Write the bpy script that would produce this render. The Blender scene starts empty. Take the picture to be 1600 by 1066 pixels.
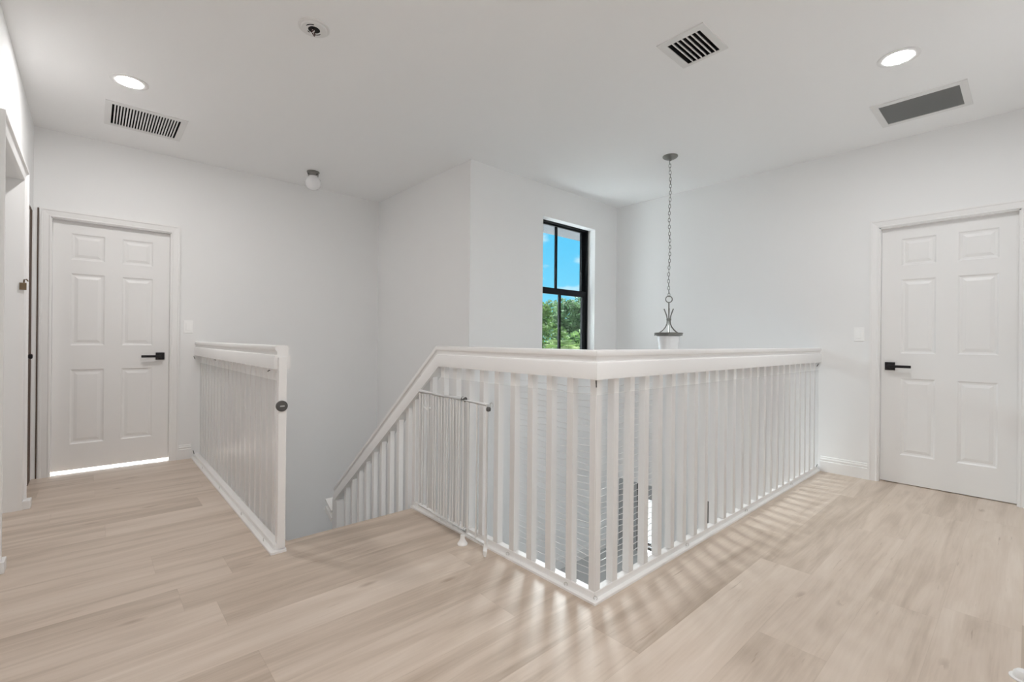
import bpy, bmesh, math, random
from mathutils import Vector, Matrix
random.seed(7)
S = bpy.context.scene
COL = S.collection

# ------------------------------------------------------------------ camera
CAM_H = 1.109
YAW = math.radians(47.954)
ROLL = math.radians(0.546)
fwd = Vector((math.cos(YAW), math.sin(YAW), 0))
r0 = Vector((math.sin(YAW), -math.cos(YAW), 0))
u0 = Vector((0, 0, 1))
rgt = math.cos(ROLL) * r0 + math.sin(ROLL) * u0
upv = -math.sin(ROLL) * r0 + math.cos(ROLL) * u0
cd = bpy.data.cameras.new('camera')
cd.sensor_width = 36.0
cd.lens = 728.3 / 1600 * 36.0
cd.clip_start = 0.02
cam = bpy.data.objects.new('camera', cd)
COL.objects.link(cam)
cam.matrix_world = Matrix(((rgt.x, upv.x, -fwd.x, 0), (rgt.y, upv.y, -fwd.y, 0),
                           (rgt.z, upv.z, -fwd.z, CAM_H), (0, 0, 0, 1)))
S.camera = cam

# ------------------------------------------------------------------ exposure
S.view_settings.view_transform = 'Standard'
S.view_settings.look = 'None'
S.view_settings.exposure = 0.075
S.view_settings.gamma = 1.0
S.view_settings.use_curve_mapping = False
S.cycles.use_denoising = True
S.cycles.max_bounces = 16
S.cycles.diffuse_bounces = 10
S.cycles.transparent_max_bounces = 24
S.cycles.sample_clamp_indirect = 8.0

CAN_POWER = 285.0        # emission strength of every recessed lamp lens
SKY_HIGH = 66.0         # bright sun haze high in the sky
SKY_MID = 2.2            # plain sky overhead
SKY_LOW = 1.0          # blue sky near the horizon

# ------------------------------------------------------------------ world (sky)
W = bpy.data.worlds.new('sky')
S.world = W
W.use_nodes = True
nt = W.node_tree
nt.nodes.clear()
def wn(t, **k):
    n = nt.nodes.new(t)
    for a, b in k.items():
        setattr(n, a, b)
    return n
tc = wn('ShaderNodeTexCoord')
sep = wn('ShaderNodeSeparateXYZ')
nt.links.new(tc.outputs['Generated'], sep.inputs[0])
ramp = wn('ShaderNodeValToRGB')
ramp.color_ramp.interpolation = 'EASE'
e = ramp.color_ramp.elements
e[0].position = 0.0; e[0].color = (0.24, 0.74, 1.0, 1)
e[1].position = 0.24; e[1].color = (0.12, 0.62, 1.0, 1)
nt.links.new(sep.outputs['Z'], ramp.inputs[0])
noise = wn('ShaderNodeTexNoise')
noise.inputs['Scale'].default_value = 9.0
noise.inputs['Detail'].default_value = 6.0
mp = wn('ShaderNodeMapping')
mp.inputs['Scale'].default_value = (1, 1, 2.6)
nt.links.new(tc.outputs['Generated'], mp.inputs[0])
nt.links.new(mp.outputs[0], noise.inputs['Vector'])
cr = wn('ShaderNodeMapRange')
cr.inputs['From Min'].default_value = 0.54
cr.inputs['From Max'].default_value = 0.72
nt.links.new(noise.outputs[0], cr.inputs['Value'])
mixc = wn('ShaderNodeMix', data_type='RGBA')
nt.links.new(cr.outputs[0], mixc.inputs['Factor'])
nt.links.new(ramp.outputs[0], mixc.inputs[6])
mixc.inputs[7].default_value = (0.85, 0.97, 1.0, 1)
hi = wn('ShaderNodeMapRange', interpolation_type='SMOOTHSTEP')
hi.inputs['From Min'].default_value = 0.27
hi.inputs['From Max'].default_value = 0.40
hi.inputs['To Min'].default_value = SKY_LOW
hi.inputs['To Max'].default_value = SKY_MID
# the bright haze around the sun, a soft round patch about 30 degrees up
hz_dir = Vector((math.cos(math.radians(72)) * math.cos(math.radians(33)), math.sin(math.radians(72)) * math.cos(math.radians(33)), math.sin(math.radians(33))))
dotn = wn('ShaderNodeVectorMath', operation='DOT_PRODUCT')
nrm = wn('ShaderNodeVectorMath', operation='NORMALIZE')
nt.links.new(tc.outputs['Generated'], nrm.inputs[0])
nt.links.new(nrm.outputs[0], dotn.inputs[0])
dotn.inputs[1].default_value = hz_dir
blob = wn('ShaderNodeMapRange', interpolation_type='SMOOTHSTEP')
blob.inputs['From Min'].default_value = math.cos(math.radians(46))
blob.inputs['From Max'].default_value = math.cos(math.radians(28))
blob.inputs['To Min'].default_value = 0.0
blob.inputs['To Max'].default_value = SKY_HIGH
nt.links.new(dotn.outputs['Value'], blob.inputs['Value'])
nt.links.new(sep.outputs['Z'], hi.inputs['Value'])
hm = wn('ShaderNodeMapRange')
hm.inputs['From Min'].default_value = 0.27
hm.inputs['From Max'].default_value = 0.34
nt.links.new(sep.outputs['Z'], hm.inputs['Value'])
mix2 = wn('ShaderNodeMix', data_type='RGBA')
nt.links.new(hm.outputs[0], mix2.inputs['Factor'])
nt.links.new(mixc.outputs[2], mix2.inputs[6])
mix2.inputs[7].default_value = (0.93, 0.97, 1.0, 1)
gate_ = wn('ShaderNodeMath', operation='MULTIPLY')
nt.links.new(blob.outputs[0], gate_.inputs[0]); nt.links.new(hm.outputs[0], gate_.inputs[1])
tot = wn('ShaderNodeMath', operation='ADD')
nt.links.new(hi.outputs[0], tot.inputs[0]); nt.links.new(gate_.outputs[0], tot.inputs[1])
bg = wn('ShaderNodeBackground')
nt.links.new(mix2.outputs[2], bg.inputs['Color'])
nt.links.new(tot.outputs[0], bg.inputs['Strength'])
wo = wn('ShaderNodeOutputWorld')
nt.links.new(bg.outputs[0], wo.inputs[0])

# portal in the upper window: it only guides the sampling of the sky
pd = bpy.data.lights.new('window_portal', 'AREA')
pd.shape = 'RECTANGLE'; pd.size = 0.9; pd.size_y = 1.50
pd.cycles.is_portal = True
po = bpy.data.objects.new('window_portal', pd)
COL.objects.link(po)
po.location = (3.89, 3.56, 1.65)
po.rotation_euler = (math.radians(-90), 0, 0)

# ------------------------------------------------------------------ dimensions
XR, YL, XL, YJ, XJ, ZC = 4.745, 5.175, -0.3425, 3.372, 2.522, 2.742
RX, RY, LRX, LRY, NY, RY2 = 1.578, 1.215, 0.689, 2.586, 2.718, 2.7335
YB = -0.25               # wall behind the right side
ZL = -1.34               # foyer floor
TH = 0.12

# ------------------------------------------------------------------ materials
def principled(name, col, rough=0.5, metal=0.0, spec=0.5, coat=0.0):
    m = bpy.data.materials.new(name)
    m.use_nodes = True
    b = m.node_tree.nodes['Principled BSDF']
    b.inputs['Base Color'].default_value = (*col, 1)
    b.inputs['Roughness'].default_value = rough
    b.inputs['Metallic'].default_value = metal
    b.inputs['Specular IOR Level'].default_value = spec
    b.inputs['Coat Weight'].default_value = coat
    return m
def add_bump(m, scale, strength, dist=0.002, detail=4.0, stretch=(1, 1, 1)):
    t = m.node_tree
    b = t.nodes['Principled BSDF']
    c = t.nodes.new('ShaderNodeTexCoord')
    mpn = t.nodes.new('ShaderNodeMapping')
    mpn.inputs['Scale'].default_value = stretch
    n = t.nodes.new('ShaderNodeTexNoise')
    n.inputs['Scale'].default_value = scale
    n.inputs['Detail'].default_value = detail
    bp = t.nodes.new('ShaderNodeBump')
    bp.inputs['Strength'].default_value = strength
    bp.inputs['Distance'].default_value = dist
    t.links.new(c.outputs['Object'], mpn.inputs[0])
    t.links.new(mpn.outputs[0], n.inputs['Vector'])
    t.links.new(n.outputs[0], bp.inputs['Height'])
    t.links.new(bp.outputs[0], b.inputs['Normal'])
    return m
M = {}
M['wall'] = add_bump(principled('white_wall_paint', (0.86, 0.862, 0.862), 0.75, spec=0.25), 90, 0.12)
M['ceil'] = add_bump(principled('white_ceiling_paint', (0.93, 0.93, 0.93), 0.85, spec=0.2), 60, 0.12)
M['trim'] = add_bump(principled('white_gloss_trim', (0.86, 0.855, 0.85), 0.32), 25, 0.05)
M['door'] = add_bump(principled('white_door_paint', (0.85, 0.845, 0.84), 0.38), 40, 0.05)
M['rail'] = add_bump(principled('white_railing_paint', (0.86, 0.852, 0.845), 0.35), 22, 0.12)
M['black'] = principled('matte_black_metal', (0.012, 0.010, 0.012), 0.38, 0.3)
M['frame'] = principled('black_window_frame', (0.004, 0.005, 0.007), 0.5, spec=0.2)
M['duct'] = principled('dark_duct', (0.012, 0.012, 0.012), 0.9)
M['nickel'] = principled('brushed_nickel', (0.27, 0.265, 0.25), 0.38, 0.9)
M['zinc'] = principled('zinc_hook', (0.62, 0.61, 0.58), 0.35, 1.0)
M['switch'] = principled('bright_white_switch', (0.95, 0.95, 0.945), 0.3)
M['plate'] = principled('white_plastic', (0.84, 0.835, 0.83), 0.35)
M['grille'] = principled('white_grille_enamel', (0.80, 0.795, 0.785), 0.4)
M['filter'] = principled('grey_filter_grille', (0.20, 0.205, 0.205), 0.5)
M['gatew'] = principled('white_gate_enamel', (0.90, 0.90, 0.895), 0.3)
M['grey'] = principled('grey_plastic', (0.085, 0.082, 0.08), 0.45)
M['lgrey'] = principled('pale_grey_plastic', (0.45, 0.45, 0.44), 0.45)
M['wire'] = principled('dark_red_wire', (0.05, 0.012, 0.012), 0.5)
M['brass'] = principled('aged_brass', (0.20, 0.145, 0.09), 0.4, 0.8)
M['gap'] = principled('brown_gap_shade', (0.10, 0.06, 0.04), 0.8)  # dark brown that stands in for shade in narrow gaps
M['tile'] = add_bump(principled('grey_foyer_tile', (0.42, 0.44, 0.45), 0.3), 12, 0.05)
M['bark'] = add_bump(principled('bark', (0.16, 0.12, 0.09), 0.9), 9, 0.6, 0.03)
M['paving'] = add_bump(principled('pale_paving', (0.075, 0.075, 0.073), 0.9), 30, 0.6, 0.05)
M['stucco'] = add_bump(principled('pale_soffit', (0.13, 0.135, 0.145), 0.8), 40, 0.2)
M['frost'] = principled('grey_frosted_panel', (0.33, 0.35, 0.36), 0.35)
M['opal'] = principled('white_opal_glass', (0.86, 0.86, 0.87), 0.22)

def glow(name, col, strength):
    m = bpy.data.materials.new(name)
    m.use_nodes = True
    b = m.node_tree.nodes['Principled BSDF']
    b.inputs['Base Color'].default_value = (0.9, 0.9, 0.9, 1)
    b.inputs['Emission Color'].default_value = (*col, 1)
    b.inputs['Emission Strength'].default_value = strength
    return m
M['lens_r'] = glow('lit_lamp_lens', (0.985, 0.99, 1.0), CAN_POWER)
M['lens_l'] = glow('lit_lamp_lens_warm', (1.0, 0.98, 0.965), CAN_POWER * 1.15)

def mix_glass(name, tint, fac_fresnel, rough=0.0, haze=0.0, hazecol=(0.8, 0.8, 0.8), wave=False):
    m = bpy.data.materials.new(name)
    m.use_nodes = True
    t = m.node_tree
    t.nodes.clear()
    out = t.nodes.new('ShaderNodeOutputMaterial')
    tr = t.nodes.new('ShaderNodeBsdfTransparent')
    tr.inputs[0].default_value = (*tint, 1)
    gl = t.nodes.new('ShaderNodeBsdfGlossy')
    gl.inputs['Roughness'].default_value = rough
    lw = t.nodes.new('ShaderNodeLayerWeight')
    lw.inputs['Blend'].default_value = 0.5
    pw = t.nodes.new('ShaderNodeMath'); pw.operation = 'POWER'; pw.inputs[1].default_value = 4.0
    t.links.new(lw.outputs['Facing'], pw.inputs[0])
    fr = t.nodes.new('ShaderNodeMath'); fr.operation = 'MULTIPLY_ADD'
    fr.inputs[1].default_value = fac_fresnel; fr.inputs[2].default_value = 0.015
    t.links.new(pw.outputs[0], fr.inputs[0])
    mx = t.nodes.new('ShaderNodeMixShader')
    if wave:
        c = t.nodes.new('ShaderNodeTexCoord')
        n = t.nodes.new('ShaderNodeTexNoise')
        mpn = t.nodes.new('ShaderNodeMapping')
        mpn.inputs['Scale'].default_value = (3.0, 3.0, 34.0)
        n.inputs['Scale'].default_value = 1.2
        n.inputs['Detail'].default_value = 2.0
        bp = t.nodes.new('ShaderNodeBump')
        bp.inputs['Strength'].default_value = 0.5
        bp.inputs['Distance'].default_value = 0.006
        t.links.new(c.outputs['Object'], mpn.inputs[0])
        t.links.new(mpn.outputs[0], n.inputs['Vector'])
        t.links.new(n.outputs[0], bp.inputs['Height'])
        t.links.new(bp.outputs[0], gl.inputs['Normal'])
    if haze > 0:
        df = t.nodes.new('ShaderNodeBsdfDiffuse')
        df.inputs[0].default_value = (*hazecol, 1)
        tl = t.nodes.new('ShaderNodeBsdfTranslucent')
        tl.inputs[0].default_value = (*hazecol, 1)
        dt = t.nodes.new('ShaderNodeMixShader')
        dt.inputs[0].default_value = 0.5
        t.links.new(df.outputs[0], dt.inputs[1])
        t.links.new(tl.outputs[0], dt.inputs[2])
        hz = t.nodes.new('ShaderNodeMixShader')
        hz.inputs[0].default_value = haze
        t.links.new(tr.outputs[0], hz.inputs[1])
        t.links.new(dt.outputs[0], hz.inputs[2])
        base = hz
    else:
        base = tr
    t.links.new(fr.outputs[0], mx.inputs[0])
    t.links.new(base.outputs[0], mx.inputs[1])
    t.links.new(gl.outputs[0], mx.inputs[2])
    t.links.new(mx.outputs[0], out.inputs[0])
    return m
M['glass'] = mix_glass('window_glass', (0.97, 0.99, 0.98), 0.6)
M['guard'] = mix_glass('clear_plastic_sheet', (0.97, 0.97, 0.97), 0.10, 0.22, 0.13, (0.80, 0.80, 0.80), wave=True)

def wood_material():
    m = bpy.data.materials.new('oak_plank_floor')
    m.use_nodes = True
    t = m.node_tree
    b = t.nodes['Principled BSDF']
    L = t.links.new
    def val(x):
        n = t.nodes.new('ShaderNodeValue'); n.outputs[0].default_value = x; return n.outputs[0]
    def mth(op, a, c=None, d=None):
        n = t.nodes.new('ShaderNodeMath'); n.operation = op
        for i, s in enumerate((a, c, d)):
            if s is None: continue
            if isinstance(s, (int, float)): n.inputs[i].default_value = s
            else: L(s, n.inputs[i])
        return n.outputs[0]
    c = t.nodes.new('ShaderNodeTexCoord')
    sp = t.nodes.new('ShaderNodeSeparateXYZ')
    L(c.outputs['Object'], sp.inputs[0])
    x, y = sp.outputs['X'], sp.outputs['Y']
    PW, PL = 0.2275, 1.52
    ry = mth('DIVIDE', mth('SUBTRACT', y, 0.4655), PW)
    row = mth('FLOOR', ry)
    fy = mth('SUBTRACT', ry, row)
    wn1 = t.nodes.new('ShaderNodeTexWhiteNoise'); wn1.noise_dimensions = '1D'
    L(row, wn1.inputs['W'])
    # row 1 has a joint at x = 1.777
    off = mth('MULTIPLY', wn1.outputs['Value'], PL)
    rx = mth('DIVIDE', mth('ADD', x, mth('ADD', off, 20.0)), PL)
    pid = mth('FLOOR', rx)
    fx = mth('SUBTRACT', rx, pid)
    cmb = t.nodes.new('ShaderNodeCombineXYZ')
    L(row, cmb.inputs[0]); L(pid, cmb.inputs[1])
    wn2 = t.nodes.new('ShaderNodeTexWhiteNoise'); wn2.noise_dimensions = '3D'
    L(cmb.outputs[0], wn2.inputs['Vector'])
    # grain coordinates, shifted per plank
    g = t.nodes.new('ShaderNodeCombineXYZ')
    L(mth('ADD', mth('MULTIPLY', x, 1.0), mth('MULTIPLY', wn2.outputs['Value'], 37.0)), g.inputs[0])
    L(mth('ADD', mth('MULTIPLY', y, 9.0), mth('MULTIPLY', row, 5.3)), g.inputs[1])
    n1 = t.nodes.new('ShaderNodeTexNoise'); n1.inputs['Scale'].default_value = 1.3
    n1.inputs['Detail'].default_value = 5.0; n1.inputs['Roughness'].default_value = 0.55
    n1.inputs['Distortion'].default_value = 0.6
    L(g.outputs[0], n1.inputs['Vector'])
    g2 = t.nodes.new('ShaderNodeCombineXYZ')
    L(mth('MULTIPLY', x, 4.0), g2.inputs[0]); L(mth('MULTIPLY', y, 120.0), g2.inputs[1]); L(wn2.outputs['Value'], g2.inputs[2])
    n2 = t.nodes.new('ShaderNodeTexNoise'); n2.inputs['Scale'].default_value = 1.0
    n2.inputs['Detail'].default_value = 4.0
    L(g2.outputs[0], n2.inputs['Vector'])
    # sparse knots
    g3 = t.nodes.new('ShaderNodeCombineXYZ')
    L(mth('MULTIPLY', x, 1.7), g3.inputs[0]); L(mth('MULTIPLY', y, 4.6), g3.inputs[1]); L(mth('MULTIPLY', pid, 3.1), g3.inputs[2])
    vo = t.nodes.new('ShaderNodeTexVoronoi'); vo.inputs['Scale'].default_value = 1.25
    L(g3.outputs[0], vo.inputs['Vector'])
    kn = t.nodes.new('ShaderNodeMapRange')
    kn.inputs['From Min'].default_value = 0.03; kn.inputs['From Max'].default_value = 0.12
    kn.inputs['To Min'].default_value = 1.0; kn.inputs['To Max'].default_value = 0.0
    L(vo.outputs['Distance'], kn.inputs['Value'])
    knot = mth('MULTIPLY', kn.outputs[0], mth('GREATER_THAN', n1.outputs[0], 0.47))
    g4 = t.nodes.new('ShaderNodeCombineXYZ')
    L(mth('MULTIPLY', x, 5.0), g4.inputs[0]); L(mth('MULTIPLY', y, 60.0), g4.inputs[1]); L(mth('MULTIPLY', wn2.outputs['Value'], 9.0), g4.inputs[2])
    n4 = t.nodes.new('ShaderNodeTexNoise'); n4.inputs['Scale'].default_value = 1.0; n4.inputs['Detail'].default_value = 2.0
    L(g4.outputs[0], n4.inputs['Vector'])
    fk = t.nodes.new('ShaderNodeMapRange')
    fk.inputs['From Min'].default_value = 0.70; fk.inputs['From Max'].default_value = 0.80
    L(n4.outputs[0], fk.inputs['Value'])
    knot = mth('MAXIMUM', knot, fk.outputs[0])
    # tone
    tone = mth('ADD', mth('MULTIPLY', mth('SUBTRACT', n1.outputs[0], 0.5), 1.55),
               mth('ADD', mth('MULTIPLY', mth('SUBTRACT', wn2.outputs['Value'], 0.5), 0.42),
                   mth('MULTIPLY', mth('SUBTRACT', n2.outputs[0], 0.5), 0.35)))
    tone = mth('ADD', tone, 0.5)
    rp = t.nodes.new('ShaderNodeValToRGB')
    el = rp.color_ramp.elements
    el[0].position = 0.0; el[0].color = WOOD_DARK
    el[1].position = 1.0; el[1].color = WOOD_LIGHT
    mid = el.new(0.5); mid.color = WOOD_MID
    L(tone, rp.inputs[0])
    mk = t.nodes.new('ShaderNodeMix'); mk.data_type = 'RGBA'
    L(mth('MULTIPLY', knot, 0.45), mk.inputs['Factor'])
    L(rp.outputs[0], mk.inputs[6]); mk.inputs[7].default_value = (0.22, 0.14, 0.09, 1)
    # seams
    sy = mth('MINIMUM', fy, mth('SUBTRACT', 1.0, fy))
    sx = mth('MINIMUM', fx, mth('SUBTRACT', 1.0, fx))
    seam = mth('MAXIMUM', mth('LESS_THAN', sy, 0.0045), mth('LESS_THAN', sx, 0.0009))
    ms = t.nodes.new('ShaderNodeMix'); ms.data_type = 'RGBA'
    L(mth('MULTIPLY', seam, 0.14), ms.inputs['Factor'])
    L(mk.outputs[2], ms.inputs[6]); ms.inputs[7].default_value = (0.25, 0.17, 0.11, 1)
    L(ms.outputs[2], b.inputs['Base Color'])
    b.inputs['Roughness'].default_value = 0.40
    b.inputs['Specular IOR Level'].default_value = 0.4
    bp = t.nodes.new('ShaderNodeBump')
    bp.inputs['Strength'].default_value = 0.12; bp.inputs['Distance'].default_value = 0.001
    L(mth('SUBTRACT', n2.outputs[0], mth('MULTIPLY', seam, 0.6)), bp.inputs['Height'])
    L(bp.outputs[0], b.inputs['Normal'])
    return m
WOOD_DARK = (0.42, 0.335, 0.262, 1)
WOOD_MID = (0.600, 0.500, 0.415, 1)
WOOD_LIGHT = (0.700, 0.605, 0.520, 1)
M['wood'] = wood_material()

def leaf_material(name, a, c):
    m = bpy.data.materials.new(name)
    m.use_nodes = True
    t = m.node_tree
    t.nodes.clear()
    out = t.nodes.new('ShaderNodeOutputMaterial')
    co = t.nodes.new('ShaderNodeTexCoord')
    n = t.nodes.new('ShaderNodeTexNoise'); n.inputs['Scale'].default_value = 2.5; n.inputs['Detail'].default_value = 5
    t.links.new(co.outputs['Object'], n.inputs['Vector'])
    r = t.nodes.new('ShaderNodeValToRGB')
    r.color_ramp.elements[0].position = 0.35; r.color_ramp.elements[0].color = (*a, 1)
    r.color_ramp.elements[1].position = 0.68; r.color_ramp.elements[1].color = (*c, 1)
    t.links.new(n.outputs[0], r.inputs[0])
    d = t.nodes.new('ShaderNodeBsdfPrincipled'); d.inputs['Roughness'].default_value = 0.8; d.inputs['Specular IOR Level'].default_value = 0.1
    tl = t.nodes.new('ShaderNodeBsdfTranslucent')
    t.links.new(r.outputs[0], d.inputs['Base Color']); t.links.new(r.outputs[0], tl.inputs[0])
    mx = t.nodes.new('ShaderNodeMixShader'); mx.inputs[0].default_value = 0.35
    t.links.new(d.outputs[0], mx.inputs[1]); t.links.new(tl.outputs[0], mx.inputs[2])
    t.links.new(mx.outputs[0], out.inputs[0])
    return m
M['leaf'] = leaf_material('broad_leaves', (0.014, 0.036, 0.010), (0.105, 0.175, 0.055))
M['leaf2'] = leaf_material('dark_leaves', (0.012, 0.032, 0.015), (0.075, 0.13, 0.06))
M['frond'] = leaf_material('palm_fronds', (0.04, 0.08, 0.02), (0.15, 0.19, 0.075))

# ------------------------------------------------------------------ helpers
def new_bm(): return bmesh.new()
def box(bm, x0, x1, y0, y1, z0, z1, bev=0.0):
    t = bmesh.new() if bev else bm
    v = [t.verts.new((x, y, z)) for x in (x0, x1) for y in (y0, y1) for z in (z0, z1)]
    for f in ((0, 1, 3, 2), (4, 6, 7, 5), (0, 4, 5, 1), (2, 3, 7, 6), (0, 2, 6, 4), (1, 5, 7, 3)):
        t.faces.new([v[i] for i in f])
    if bev:
        bmesh.ops.bevel(t, geom=list(t.edges), offset=bev, segments=2, profile=0.6, affect='EDGES')
        merge(bm, t)
def merge(bm, t, mat=None):
    mp_ = {}
    for v in t.verts:
        mp_[v] = bm.verts.new(mat @ v.co if mat else v.co)
    for f in t.faces:
        try: bm.faces.new([mp_[v] for v in f.verts])
        except ValueError: pass
    t.free()
def frame_of(d, n=None):
    d = d.normalized()
    if n is None: n = Vector((0, 0, 1)) if abs(d.z) < 0.9 else Vector((1, 0, 0))
    a = d.cross(n).normalized()
    return a, a.cross(d).normalized()
def tube(bm, pts, r, seg=10, caps=True, closed=False):
    pts = [Vector(p) for p in pts]
    rings = []
    n = len(pts)
    prev = None
    for i, p in enumerate(pts):
        if closed: d = pts[(i + 1) % n] - pts[i - 1]
        else: d = pts[min(i + 1, n - 1)] - pts[max(i - 1, 0)]
        a, b = frame_of(d)
        if prev is not None:
            a = (prev - prev.dot(d.normalized()) * d.normalized()).normalized(); b = d.normalized().cross(a)
        prev = a
        rr = r[i] if isinstance(r, (list, tuple)) else r
        rings.append([bm.verts.new(p + rr * (math.cos(2 * math.pi * k / seg) * a + math.sin(2 * math.pi * k / seg) * b)) for k in range(seg)])
    m = n if closed else n - 1
    for i in range(m):
        A, B = rings[i], rings[(i + 1) % n]
        for k in range(seg):
            bm.faces.new((A[k], A[(k + 1) % seg], B[(k + 1) % seg], B[k]))
    if caps and not closed:
        bm.faces.new(rings[0][::-1]); bm.faces.new(rings[-1])
def lathe(bm, prof, loc=(0, 0, 0), axis='Z', seg=40):
    """prof: (radius, height) pairs; axis Z, X or Y through loc"""
    loc = Vector(loc)
    def P(r, h, a):
        c, s = r * math.cos(a), r * math.sin(a)
        if axis == 'Z': return loc + Vector((c, s, h))
        if axis == 'Y': return loc + Vector((c, h, s))
        return loc + Vector((h, c, s))
    rings = []
    for r, h in prof:
        if r < 1e-5: rings.append([bm.verts.new(P(0, h, 0))])
        else: rings.append([bm.verts.new(P(r, h, 2 * math.pi * k / seg)) for k in range(seg)])
    for A, B in zip(rings, rings[1:]):
        if len(A) == 1 and len(B) == 1: continue
        for k in range(seg):
            k2 = (k + 1) % seg
            if len(A) == 1: bm.faces.new((A[0], B[k], B[k2]))
            elif len(B) == 1: bm.faces.new((A[k], A[k2], B[0]))
            else: bm.faces.new((A[k], A[k2], B[k2], B[k]))
def sweep(bm, prof, path, N, closed_prof=True):
    """extrude profile (u along lateral d x N, v along N) over a polyline with mitred corners"""
    path = [Vector(p) for p in path]
    N = Vector(N)
    n = len(path)
    ds = [(path[i + 1] - path[i]).normalized() for i in range(n - 1)]
    rings = []
    for i in range(n):
        d = ds[min(i, n - 2)]
        lat = d.cross(N).normalized()
        if 0 < i < n - 1:
            d0 = ds[i - 1]
            lat = d0.cross(N).normalized()
            pn = (d0 + ds[i]).normalized(); dd = d0
        else:
            pn = d.copy(); dd = d
            if abs(pn.dot(N)) > 0.05 and abs(pn.dot(N)) < 0.95:      # raking rail: plumb end cut
                pn = (pn - pn.dot(N) * N).normalized()
        ring = []
        for u, v in prof:
            off = u * lat + v * N
            t = -(off.dot(pn)) / dd.dot(pn)
            ring.append(bm.verts.new(path[i] + off + t * dd))
        rings.append(ring)
    k = len(prof)
    for A, B in zip(rings, rings[1:]):
        for j in range(k if closed_prof else k - 1):
            bm.faces.new((A[j], A[(j + 1) % k], B[(j + 1) % k], B[j]))
    if closed_prof:
        bm.faces.new(rings[0][::-1]); bm.faces.new(rings[-1])
def obj(name, bm, mat, parent=None, smooth=False, loc=None):
    bmesh.ops.recalc_face_normals(bm, faces=list(bm.faces))
    me = bpy.data.meshes.new(name)
    bm.to_mesh(me); bm.free()
    if isinstance(mat, str): mat = M[mat]
    me.materials.append(mat)
    if smooth:
        for p in me.polygons: p.use_smooth = True
        try: me.set_sharp_from_angle(angle=math.radians(35))
        except Exception: pass
    o = bpy.data.objects.new(name, me)
    COL.objects.link(o)
    if parent is not None:
        o.parent = parent
        o.matrix_parent_inverse = Matrix.Translation(parent.location).inverted()
    return o
def tag(o, label, cat, group=None, kind=None):
    o['label'] = label; o['category'] = cat
    if group: o['group'] = group
    if kind: o['kind'] = kind
    return o
def thing(name, label, cat, loc=(0, 0, 0), group=None, kind=None):
    o = bpy.data.objects.new(name, None)
    o.empty_display_size = 0.05
    COL.objects.link(o)
    o.location = loc
    return tag(o, label, cat, group, kind)
def struct(name, bm, mat, label, cat, parent=None, smooth=False):
    o = obj(name, bm, mat, parent, smooth)
    if parent is None: tag(o, label, cat, kind='structure')
    return o
def cells(bm, a, b, holes, put):
    """panel a=(u0,u1) b=(v0,v1) minus rectangular holes; put(u0,u1,v0,v1) adds a block"""
    us = sorted({a[0], a[1], *[h for q in holes for h in q[:2] if a[0] < h < a[1]]})
    for u0, u1 in zip(us, us[1:]):
        m = (u0 + u1) / 2
        iv = sorted((max(q[2], b[0]), min(q[3], b[1])) for q in holes if q[0] < m < q[1])
        z = b[0]
        for s, t in iv:
            if s > z + 1e-6: put(u0, u1, z, s)
            z = max(z, t)
        if z < b[1] - 1e-6: put(u0, u1, z, b[1])

# ------------------------------------------------------------------ room shell
DR = (0.040, 0.818)          # right door opening (y range)
DL = (-0.243, 0.528)         # left door opening (x range)
DH = 2.055
WIN = (3.46, 4.322, 0.90, 2.408)   # upper window opening x0,x1,z0,z1
LOW = (2.20, 3.32, ZL, -0.53)      # foyer side window opening y0,y1,z0,z1
OPN = (3.28, 4.29, -0.0205, 2.105)     # cased opening in the left wall
CLO = (4.48, 5.135, -0.0205, 2.075)     # louvered closet opening in the left wall

b = new_bm()
for (x0, x1, y0, y1) in ((XL - 0.45, LRX + 0.115, -2.0, YL + 0.35), (LRX + 0.115, RX + 0.085, -2.0, NY),
                         (RX + 0.085, XR + 0.3, -2.0, RY + 0.085)):
    box(b, x0, x1, y0, y1, -0.02, 0.0)
struct('floor', b, 'wood', 'light oak plank floor of the upstairs landing', 'floor')
b = new_bm()
for (x0, x1, y0, y1) in ((XL - 0.45, LRX + 0.11, -2.0, YL + 0.35), (LRX + 0.11, RX + 0.08, -2.0, NY - 0.01),
                         (RX + 0.08, XR + 0.3, -2.0, RY + 0.08)):
    box(b, x0, x1, y0, y1, -0.30, -0.0205)
struct('trim_1', b, 'wall', 'white painted edge of the landing slab above the stairwell', 'slab edge')
# floor nosing where the stairs start
b = new_bm()
tube(b, [(LRX + 0.116, NY, -0.012), (RX + 0.02, NY, -0.012)], 0.0118, 12)
struct('trim_2', b, 'wood', 'rounded oak nosing at the head of the stairs', 'stair nosing', smooth=True)

VC = [(2.338, 2.578, 1.157, 1.343), (0.095, 0.490, 4.288, 4.684), (4.012, 4.360, 0.300, 0.705)]
b = new_bm()
cells(b, (XL - TH - 0.4, XR + 0.3), (-2.2, YL + TH), VC + [(0.828, 0.880, 2.492, 2.544)],
      lambda u0, u1, v0, v1: box(b, u0, u1, v0, v1, ZC, ZC + 0.12))
struct('ceiling', b, 'ceil', 'flat white ceiling over landing and stairwell', 'ceiling')
b = new_bm()
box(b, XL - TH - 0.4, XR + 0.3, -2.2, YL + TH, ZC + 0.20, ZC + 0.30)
struct('trim_3', b, 'duct', 'dark space above the ceiling openings', 'ceiling void')

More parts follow.
